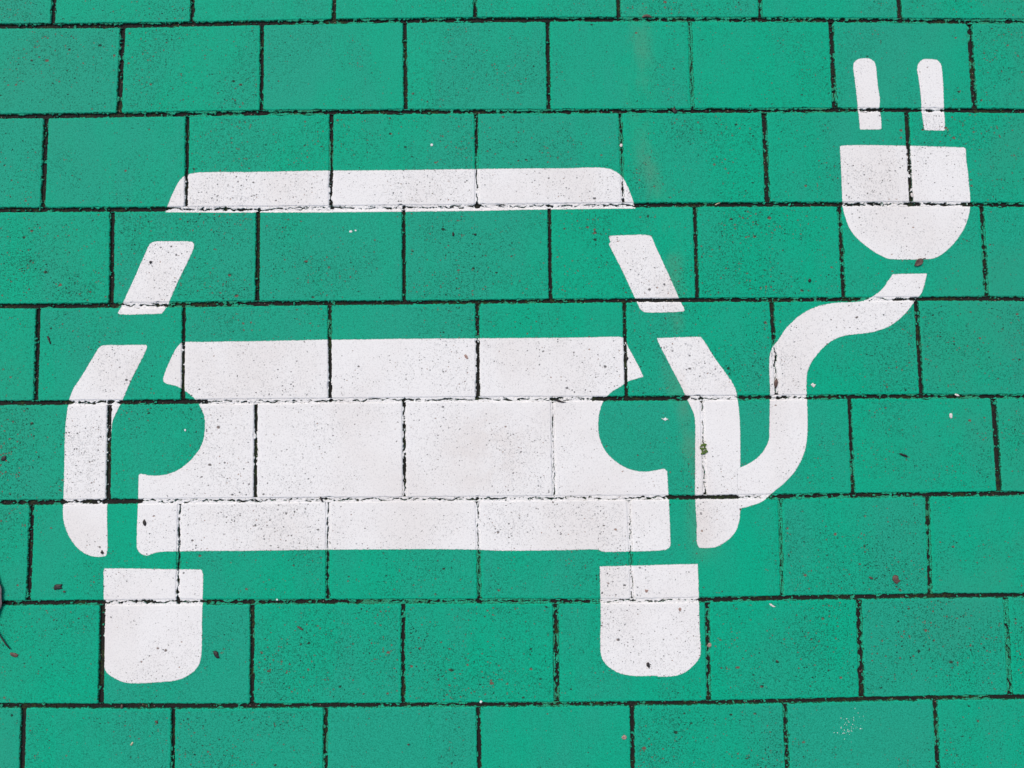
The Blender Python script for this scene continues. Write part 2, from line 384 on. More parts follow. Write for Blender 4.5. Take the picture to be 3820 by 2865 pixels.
# ------------------------------------------------------------ painted symbols: outlines (survey units)
CAR = {
'roof_stripe': [[(617,791),(633,750),(651,710),(668,679),(682,662),(700,651),(735,645),(800,643),(995,641),(1211,637),(1510,635),(1776,631),(2106,628),(2242,626),(2273,631),(2300,644),(2323,664),(2341,700),(2361,750),(2371,777),(1880,784),(1776,786),(1505,790),(940,793)]],
'window_pillar': [[(441,1167),(461,1125),(509,1021),(553,923),(560,911),(571,903),(640,901),(713,903),(722,908),(721,925),(669,1039),(619,1148),(604,1169),(560,1171),(446,1171)],
 [(2270,880),(2327,878),(2418,878),(2431,884),(2443,913),(2481,994),(2531,1107),(2554,1157),(2549,1162),(2470,1165),(2405,1163),(2391,1155),(2373,1119),(2325,1017),(2271,912),(2278,903)]],
'rear_strip': [[(382,1290),(460,1288),(545,1287),(547,1295),(488,1419),(457,1491),(443,1519),(420,1568),(414,1600),(411,1640),(408,1720),(405,1850),(400,1885),(399,2061),(393,2074),(362,2077),(325,2068),(289,2043),(262,2007),(244,1966),(236,1925),(239,1817),(242,1663),(246,1582),(255,1515),(262,1484),(270,1462),(281,1440),(292,1424),(312,1392),(348,1333),(371,1297)]],
'body_panel': [[(669,1286),(678,1279),(768,1276),(995,1273),(1229,1268),(1776,1262),(2100,1261),(2323,1259),(2330,1264),(2343,1293),(2377,1356),(2400,1406),(2346,1421),(2314,1442),(2278,1464),(2251,1496),(2236,1541),(2232,1591),(2239,1641),(2260,1686),(2296,1722),(2337,1747),(2377,1758),(2413,1760),(2450,1754),(2478,1749),(2488,1758),(2492,1817),(2497,1930),(2500,2036),(2490,2047),(2445,2054),(2355,2057),(2246,2057),(2233,2051),(2106,2052),(1880,2054),(1776,2050),(1229,2050),(940,2054),(678,2056),(605,2058),(575,2063),(548,2072),(530,2067),(514,2050),(511,1998),(515,1885),(518,1772),(524,1767),(565,1774),(624,1769),(678,1745),(723,1704),(753,1659),(765,1604),(764,1559),(746,1514),(719,1480),(683,1453),(651,1438),(624,1432),(610,1423),(610,1410),(628,1360),(651,1311)]],
'wheel': [[(393,2120),(588,2123),(748,2125),(754,2133),(753,2296),(748,2459),(735,2490),(705,2517),(665,2535),(588,2544),(475,2547),(434,2533),(398,2506),(390,2486),(389,2296),(388,2160),(389,2125)],
 [(2238,2113),(2355,2111),(2603,2104),(2606,2205),(2609,2341),(2613,2436),(2608,2454),(2585,2483),(2554,2508),(2517,2521),(2454,2524),(2451,2520),(2359,2520),(2314,2511),(2278,2492),(2251,2465),(2241,2431),(2242,2296),(2239,2150)]],
'front_strip': [[(2450,1262),(2530,1259),(2612,1257),(2621,1266),(2667,1338),(2730,1424),(2741,1445),(2750,1478),(2759,1568),(2762,1744),(2762,1820),(2761,1896),(2759,1921),(2755,1952),(2739,1989),(2712,2016),(2676,2038),(2644,2044),(2608,2043),(2601,2029),(2599,1952),(2594,1862),(2593,1726),(2591,1559),(2583,1532),(2558,1478),(2538,1437),(2486,1338),(2463,1293)]]}
PLUG = {
'charging_cable': [[(2762,1744),(2768,1742),(2820,1713),(2852,1677),(2868,1641),(2871,1590),(2872,1455),(2870,1338),(2879,1302),(2899,1275),(2933,1225),(2987,1175),(3037,1148),(3100,1132),(3218,1123),(3254,1107),(3290,1080),(3313,1049),(3331,1023),(3458,1021),(3453,1040),(3439,1089),(3408,1130),(3371,1175),(3317,1216),(3254,1238),(3182,1247),(3136,1256),(3091,1279),(3046,1324),(3014,1378),(3008,1428),(3011,1500),(3012,1609),(3003,1677),(2974,1744),(2933,1794),(2874,1844),(2847,1868),(2775,1894),(2750,1899),(2751,1820),(2751,1750)]],
'plug_body': [[(3134,546),(3140,544),(3376,544),(3597,550),(3602,556),(3604,588),(3611,655),(3618,737),(3618,773),(3608,822),(3591,861),(3555,911),(3518,945),(3497,958),(3475,965),(3450,967),(3335,967),(3308,963),(3286,953),(3260,938),(3210,900),(3175,861),(3155,813),(3145,773),(3142,737),(3139,655)]],
'prong': [[(3184,249),(3187,233),(3202,221),(3225,217),(3247,220),(3263,233),(3268,253),(3274,316),(3282,375),(3280,407),(3285,430),(3288,479),(3282,482),(3208,483),(3204,434),(3199,384),(3192,316)],
 [(3422,258),(3428,235),(3444,222),(3466,220),(3493,222),(3509,237),(3514,262),(3518,316),(3521,393),(3525,483),(3521,487),(3448,485),(3439,416),(3436,362),(3428,294)]]}

def smooth_outline(P, seed, sharp=40, jit=.0007):
    """centripetal Catmull-Rom between the sharp corners, densified to ~2.5 mm, with the fuzz of a sprayed stencil"""
    P = [np.array(pt(*p)) for p in P]; n = len(P); isc = []
    for i in range(n):
        a = P[i]-P[i-1]; b = P[(i+1) % n]-P[i]
        ang = abs(math.degrees(math.atan2(a[0]*b[1]-a[1]*b[0], a @ b)))
        isc.append(ang > sharp)
    out = []
    for i in range(n):
        p1, p2 = P[i], P[(i+1) % n]
        p0 = 2*p1-p2 if isc[i] else P[i-1]
        p3 = 2*p2-p1 if isc[(i+1) % n] else P[(i+2) % n]
        L = np.linalg.norm(p2-p1); m = max(1, int(L/.0013))
        t0 = 0; t1 = t0+max(np.linalg.norm(p1-p0), 1e-6)**.5; t2 = t1+L**.5; t3 = t2+max(np.linalg.norm(p3-p2), 1e-6)**.5
        for k in range(m):
            t = t1+(t2-t1)*k/m
            A1 = (t1-t)/(t1-t0)*p0+(t-t0)/(t1-t0)*p1; A2 = (t2-t)/(t2-t1)*p1+(t-t1)/(t2-t1)*p2; A3 = (t3-t)/(t3-t2)*p2+(t-t2)/(t3-t2)*p3
            B1 = (t2-t)/(t2-t0)*A1+(t-t0)/(t2-t0)*A2; B2 = (t3-t)/(t3-t1)*A2+(t-t1)/(t3-t1)*A3
            out.append((t2-t)/(t2-t1)*B1+(t-t1)/(t2-t1)*B2)
    out = np.array(out)
    n1 = fbm(out[:, 0]*520, out[:, 1]*520, seed, 2)-.5; n2 = fbm(out[:, 0]*520, out[:, 1]*520, seed+50, 2)-.5
    n3 = vn(out[:, 0]*14, out[:, 1]*14, seed+90)-.5
    out[:, 0] += n1*jit*2+n3*.0009; out[:, 1] += n2*jit*2+n3*.0009
    return out
def inside(poly, x, y):
    r = np.zeros(len(x), bool); n = len(poly); j = n-1
    for i in range(n):
        xi, yi = poly[i]; xj, yj = poly[j]
        if yi != yj:
            c = ((yi > y) != (yj > y)) & (x < (xj-xi)*(y-yi)/(yj-yi)+xi)
            r ^= c
        j = i
    return r
def dist_edge(B, p):
    """distance inwards from the block's arris"""
    c = B['c']; d = 9
    for i in range(4):
        a, b = c[i], c[(i+1) % 4]; e = (b-a)/np.linalg.norm(b-a)
        s = abs(e[0]*(p[1]-a[1])-e[1]*(p[0]-a[0])); d = min(d, s)
    return d
RD = [t[0] for t in RINGS[1:]]; RZ = [t[1] for t in RINGS[1:]]; RE = [t[2] for t in RINGS[1:]]

OFFW = .00032
SPR = .0016
def offset_loop(P, d):
    t = np.roll(P, -2, 0)-np.roll(P, 2, 0); t /= np.linalg.norm(t, axis=1)[:, None]; n = np.stack([-t[:, 1], t[:, 0]], 1)
    a = np.sum(P[:, 0]*np.roll(P[:, 1], -1)-np.roll(P[:, 0], -1)*P[:, 1])
    return P+n*(d if a > 0 else -d)
def cover_of(V_, outer):
    V2 = np.array(V_)[:, :2]; out = np.empty(len(V2))
    for i in range(0, len(V2), 2000):
        q = V2[i:i+2000, None, :]-outer[None]; out[i:i+2000] = np.sqrt((q**2).sum(-1).min(1))
    return np.clip(out/(2*SPR), 0, 1)
def paint_on_blocks(outline, extra=0.0):
    """triangles of the coat over every block face the outline crosses, draped over the arrises"""
    V_, F_, E_, PI_, TO_ = [], [], [], [], []
    ox0, oy0 = outline.min(0); ox1, oy1 = outline.max(0)
    for B in blocks:
        if B['bb'][0] > ox1 or B['bb'][2] < ox0 or B['bb'][1] > oy1 or B['bb'][3] < oy0: continue
        vs = [Vector((float(p[0]), float(p[1]))) for p in outline]; faces = []; edges = [(i, (i+1) % len(vs)) for i in range(len(vs))]
        s = len(vs); inn = offset_loop(outline, 2*SPR); vs += [Vector((float(p[0]), float(p[1]))) for p in inn]; edges += [(s+i, s+(i+1) % len(inn)) for i in range(len(inn))]
        zmap = {}
        for j in range(1, 5):
            R, Z, e = B['rings'][j]; s = len(vs)
            vs += [Vector((float(a), float(b_))) for a, b_ in R]
            for i in range(len(R)): zmap[s+i] = (Z[i], e)
            edges += [(s+i, s+(i+1) % len(R)) for i in range(len(R))]
        ov, oe, of, ovi, oei, ofi = geometry.delaunay_2d_cdt(vs, edges, [], 0, 1e-7, True)
        idx = {}
        P_ = np.array([(q.x, q.y) for q in ov]); cen = P_[np.array([list(t) for t in of])].mean(1)
        ok = inside(outline, cen[:, 0], cen[:, 1]) & inside(B['rings'][1][0], cen[:, 0], cen[:, 1])
        for t, good in zip(of, ok):
            if good:
                tri = []
                for k in t:
                    if k not in idx:
                        p = ov[k]; z = None
                        for q in ovi[k]:
                            if q in zmap: z, e = zmap[q]
                        if z is None:
                            d = dist_edge(B, p)
                            e = float(np.interp(d, RD, RE))
                            z = float(np.interp(d, RD, RZ))+B['z0']+(p[0]-B['cen'][0])*B['tx']+(p[1]-B['cen'][1])*B['ty']
                        idx[k] = len(V_); V_.append((p[0], p[1], z+OFFW+extra)); E_.append(e); PI_.append(B['pit']); TO_.append(B['tone'])
                    tri.append(idx[k])
                a, b_, c_ = [V_[q] for q in tri]
                cr = (b_[0]-a[0])*(c_[1]-a[1])-(b_[1]-a[1])*(c_[0]-a[0])
                if abs(cr) < 1e-13: continue
                F_.append(tuple(tri) if cr > 0 else tuple(tri[::-1]))
    return V_, F_, E_, PI_, TO_

# ------------------------------------------------------------ joints: fine relief strips of soil and painted crust
outlines = []                                                    # (symbol, part, outline)
sd = 100
for sym, D in (('car', CAR), ('plug', PLUG)):
    for part, polys in D.items():
        for P in polys:
            sd += 7; outlines.append((sym, part, offset_loop(smooth_outline(P, sd), -SPR)))
acc = [([], [], []) for _ in outlines]                           # crust quads that carry white paint
def strip(path, halfw, fill, name, seed, openw):
    """path: (n,2) metres; halfw: (n,) metres; fill: (n,) 0..1; openw: (n,) visible joint half width"""
    fill = np.where(fill < .7, fill*.85, fill)
    seg = np.linalg.norm(np.diff(path, axis=0), axis=1); s = np.concatenate([[0], np.cumsum(seg)]); L = s[-1]
    n = int(L/.0010)+1; u = np.linspace(0, L, n)
    X = np.interp(u, s, path[:, 0]); Y = np.interp(u, s, path[:, 1]); HW = np.interp(u, s, halfw); FI = np.interp(u, s, fill); OW = np.interp(u, s, openw)
    tx = np.gradient(X); ty = np.gradient(Y); q = np.hypot(tx, ty); nx, ny = -ty/q, tx/q
    m = 15; vv = np.linspace(-1, 1, m)
    PX_ = X[:, None]+nx[:, None]*HW[:, None]*vv; PY_ = Y[:, None]+ny[:, None]*HW[:, None]*vv
    U = np.repeat(u[:, None], m, 1); VV = np.repeat(vv[None, :], n, 0)*HW[:, None]/OW[:, None]     # 1 = rim of the open joint
    zero = np.zeros(n)+.37
    o = .55*fbm(u/.022, zero, seed, 3)+.45*vn(u/.006, zero, seed+5)
    o = (o-.5)*1.9+.5
    t = np.minimum(np.clip((o-FI*1.15+.16)*2.3, 0, 1.3), .62+.75*fbm(u/.016, zero, seed+61, 3))
    zig = np.clip((fbm(u/.013, zero, seed+11, 2)-.5)*3.6, -1, 1)*(.30+.5*FI)
    zig2 = np.clip((fbm(u/.019, zero, seed+23, 2)-.5)*4.2, -1, 1)*(.35+.55*FI)
    thin = np.clip(.14+.7*(fbm(u/.008, zero, seed+31, 2)-.42), -.1, .4)
    thin2 = np.clip(.06+.6*(fbm(u/.011, zero, seed+37, 2)-.48), -.12, .28)
    nz = fbm(PX_*420, PY_*420, 41, 3)-.5
    d1 = np.abs(VV-zig[:, None])-(t+thin)[:, None]
    d2 = np.abs(VV-zig2[:, None])-thin2[:, None]
    d = np.minimum(d1, d2)+nz*1.05*np.clip(.35+t, 0, 1)[:, None]
    # isolated crumbs of paint left in open stretches
    crumb = fbm(PX_*170, PY_*170, 77, 2); d = np.maximum(d, (crumb-(.80-.2*FI[:, None]))*6)
    c = np.clip(d/.22+.5, 0, 1)
    Z = -.0056+c*(.0038)+(fbm(PX_*500, PY_*500, 9, 2)-.5)*.0012-np.clip(np.abs(VV)-1, 0, 1)*0
    idx = np.arange(n*m).reshape(n, m)
    f = np.stack([idx[:-1, :-1], idx[1:, :-1], idx[1:, 1:], idx[:-1, 1:]], -1).reshape(-1, 4)
    v = np.stack([PX_, PY_, Z], -1).reshape(-1, 3)
    a, b_, c3 = v[f[0, 0]], v[f[0, 1]], v[f[0, 2]]
    if (b_[0]-a[0])*(c3[1]-a[1])-(b_[1]-a[1])*(c3[0]-a[0]) < 0: f = f[:, ::-1]
    cc = c.reshape(-1)
    obj(name, v, f.tolist(), M_JOINT, pave, False, dict(crust=cc))
    fc = v[f].mean(1); cf = cc[f].mean(1)
    for i, (_, _, O) in enumerate(outlines):
        x0, y0 = O.min(0); x1, y1 = O.max(0)
        pre = (fc[:, 0] > x0) & (fc[:, 0] < x1) & (fc[:, 1] > y0) & (fc[:, 1] < y1) & (cf > .5)
        if not pre.any(): continue
        w_ = np.where(pre)[0]; w_ = w_[inside(O, fc[w_, 0], fc[w_, 1])]
        if len(w_) == 0: continue
        uq, inv = np.unique(f[w_], return_inverse=True)
        base = len(acc[i][0]); vv2 = v[uq].copy(); vv2[:, 2] += .0004+(.00015 if outlines[i][1] == 'charging_cable' else 0)
        acc[i][0].extend(vv2.tolist()); acc[i][1].extend((inv.reshape(-1, 4)+base).tolist()); acc[i][2].extend((cc[uq]*.5+.2).tolist())

for r in range(0, 8):
    xs = np.arange(-160, 3990, 6.); ys = np.array([hy(r, x) for x in xs])
    wx, wy = pts_np(xs, ys)
    gh = np.array([GH(x) for x in xs])*PX/2
    fl = np.interp(xs, [p[0] for p in HF[r]], [p[1] for p in HF[r]])
    for jj in [t[1] for t in JX[r-1]]+[t[0] for t in JX[r]]: fl = fl-.45*np.exp(-((xs-jj)/9)**2)
    strip(np.stack([wx, wy], 1), gh+.0016, fl, 'joint_filling', 300+r*13, gh+.0003)
for r in range(-1, 8):
    for k, (a, b_, w_) in enumerate(JX[r]):
        g_ = max(w_, 11)*PX/2
        y0 = hy(r, a)+GH(a)/2+3.5; y1 = hy(r+1, b_)-GH(b_)/2-3.5
        NV = 49; ys = np.linspace(y0, y1, NV); xs = np.linspace(a, b_, NV)
        wx, wy = pts_np(xs, ys)
        fl = np.full(NV, VF[r][k]); q_ = np.arange(NV)*(y1-y0)/(NV-1); ends = .5*(np.exp(-(q_/9)**2)+np.exp(-((q_[-1]-q_)/9)**2))
        if r == 3 and k == 3: fl[8:17] = .97                       # painted shut just under the panel's upper edge
        if r == 1 and k == 4: fl[22:] = .75
        if r == 3 and k == 6: fl[:20] = .15; fl[20:] = .8
        strip(np.stack([wx, wy], 1), np.full(NV, g_+.0014), fl-ends, 'joint_filling', 900+r*37+k*5, np.full(NV, max(w_, 9)*PX/2+.0002))

# ------------------------------------------------------------ the two painted symbols
def empty(name, x, y, z=0):
    o = bpy.data.objects.new(name, None); o.empty_display_size = .1; C.objects.link(o); o.location = (x, y, z); return o
cx, cy = pt(1450, 1600); car = empty('car_symbol', cx, cy)
tag(car, 'large white stencilled side view of a car painted across the green paving blocks', 'road marking')
px_, py_ = pt(3300, 1200); plug = empty('plug_symbol', px_, py_)
tag(plug, 'white stencilled plug with two prongs on a curling cable, painted right of the car', 'road marking')
for i, (sym, part, O) in enumerate(outlines):
    v, f, e, pi_, to_ = paint_on_blocks(O, .00015 if part == 'charging_cable' else 0.0)
    n0 = len(v); av, af, ae = acc[i]
    v = v+[tuple(p) for p in av]; f = f+[tuple(int(q)+n0 for q in t) for t in af]
    e = e+ae; pi_ = pi_+[.35]*len(av); to_ = to_+[.5]*len(av)
    par = car if sym == 'car' else plug
    ob = obj(part, v, f, M_WHITE, None, False, dict(edge=e, pit=pi_, tone=to_, cover=cover_of(v, O)))
    ob.parent = par; ob.matrix_parent_inverse = par.matrix_world.inverted() if False else ob.matrix_parent_inverse
    ob.location = (-par.location[0], -par.location[1], 0)

# ------------------------------------------------------------ litter on the blocks
def flake(name, label, cat, x, y, pts, m, h=.0012, arch=.0, lift=.0004, group=None, thick=.0007):
    """a small irregular scrap: outline in survey units about (x,y), domed, with thickness"""
    cx, cy = pt(x, y); P = np.array([pt(x+a, y+b_) for a, b_ in pts])-np.array([cx, cy]); n = len(P)
    area = sum(P[i][0]*P[(i+1) % n][1]-P[(i+1) % n][0]*P[i][1] for i in range(n))
    if area < 0: P = P[::-1]
    rr = random.Random(int(x*7+y)); v = []; f = []
    Q = []
    for i in range(n):
        a, b_ = P[i], P[(i+1) % n]
        for k in range(3):
            p = a+(b_-a)*k/3; L = np.linalg.norm(b_-a); Q.append(p*(1+rr.uniform(-.05, .05)))
    n = len(Q)
    for s_, zz in ((1.0, 0), (1.0, thick), (.72, thick+h*.6), (.35, thick+h)):
        for p in Q: v.append((p[0]*s_, p[1]*s_, lift+zz+arch*abs(p[0]*s_)*10*.001+rr.uniform(-.00012, .00012)))
    for j in range(3):
        for i in range(n): f.append((j*n+i, j*n+(i+1) % n, (j+1)*n+(i+1) % n, (j+1)*n+i))
    v.append((0, 0, lift+thick+h)); f += [(3*n+i, 3*n+(i+1) % n, 4*n) for i in range(n)]
    f.append(tuple(range(n))[::-1])
    o = obj(name, v, f, m, None, True); o.location = (cx, cy, 0)
    return tag(o, label, cat, group)
def tube(name, pts3, rad, m, parent=None, nseg=8):
    v = []; f = []; n = len(pts3)
    for i, p in enumerate(pts3):
        a = np.array(pts3[max(i-1, 0)]); b_ = np.array(pts3[min(i+1, n-1)]); t = (b_-a)/np.linalg.norm(b_-a)
        s_ = np.cross(t, (0, 0, 1)); s_ /= np.linalg.norm(s_); u = np.cross(s_, t)
        r_ = rad[i] if hasattr(rad, '__len__') else rad
        for k in range(nseg):
            q = np.array(p)+r_*(math.cos(k*2*math.pi/nseg)*s_+math.sin(k*2*math.pi/nseg)*u); v.append(tuple(q))
    for i in range(n-1):
        for k in range(nseg): f.append((i*nseg+k, i*nseg+(k+1) % nseg, (i+1)*nseg+(k+1) % nseg, (i+1)*nseg+k))
    f.append(tuple(range(nseg))[::-1]); f.append(tuple((n-1)*nseg+k for k in range(nseg)))
    return obj(name, v, f, m, parent, True)

# large leaf lying half out of the frame at the left, with its stalk
def leaf_blade(name, tip, base, width, m, z=.004, curl=.004, parent=None, org=(0, 0)):
    a = np.array(pt(*base)); b_ = np.array(pt(*tip)); ax = b_-a; L = np.linalg.norm(ax); ax /= L; sd_ = np.array([-ax[1], ax[0]])
    v = []; f = []; nu, nv = 22, 9
    for i in range(nu+1):
        t = i/nu; wd = width*math.sin(math.pi*min(1, max(0, t))**.85)**.8+.0002
        for j in range(nv):
            s_ = (j/(nv-1)*2-1); p = a+ax*L*t+sd_*wd*s_*(1+.04*math.sin(t*31+s_*2))
            v.append((p[0]-org[0], p[1]-org[1], z+curl*(s_*s_)*math.sin(math.pi*t)+.0006*math.sin(t*40)*abs(s_)))
    for i in range(nu):
        for j in range(nv-1): f.append((i*nv+j, i*nv+j+1, (i+1)*nv+j+1, (i+1)*nv+j))
    o = obj(name, v, f, m, parent, True)
    md = o.modifiers.new('thick', 'SOLIDIFY'); md.thickness = .0005
    return o
lx, ly = pt(-30, 2300)
lf = empty('fallen_leaf', lx, ly); tag(lf, 'large grey brown leaf with thin curved stalk lying at the left edge', 'leaf')
leaf_blade('leaf_blade', (-60, 2070), (-42, 2345), .034, M_LEAF_GREY, .005, .0012, lf, (lx, ly))
sp_ = [(-60, 2080), (-50, 2200), (-42, 2300), (-25, 2330), (-5, 2352), (10, 2378), (26, 2402), (42, 2420)]
tube('stalk', [(pt(*p)[0]-lx, pt(*p)[1]-ly, .0052-.0003*i) for i, p in enumerate(sp_)], [.0006, .0008, .0010, .0011, .0012, .0013, .0013, .0010], M_STEM, lf)
lx, ly = pt(3430, 979)
lf = empty('fallen_leaf', lx, ly); tag(lf, 'small brown oval leaf lying just under the rounded painted plug body', 'leaf')
leaf_blade('leaf_blade', (3411, 993), (3440, 967), .0065, M_LEAF_BROWN, .0022, .0012, lf, (lx, ly))
tube('stalk', [(pt(*p)[0]-lx, pt(*p)[1]-ly, .0018) for p in [(3436, 970), (3444, 965), (3452, 964)]], .0007, M_LEAF_BROWN, lf)

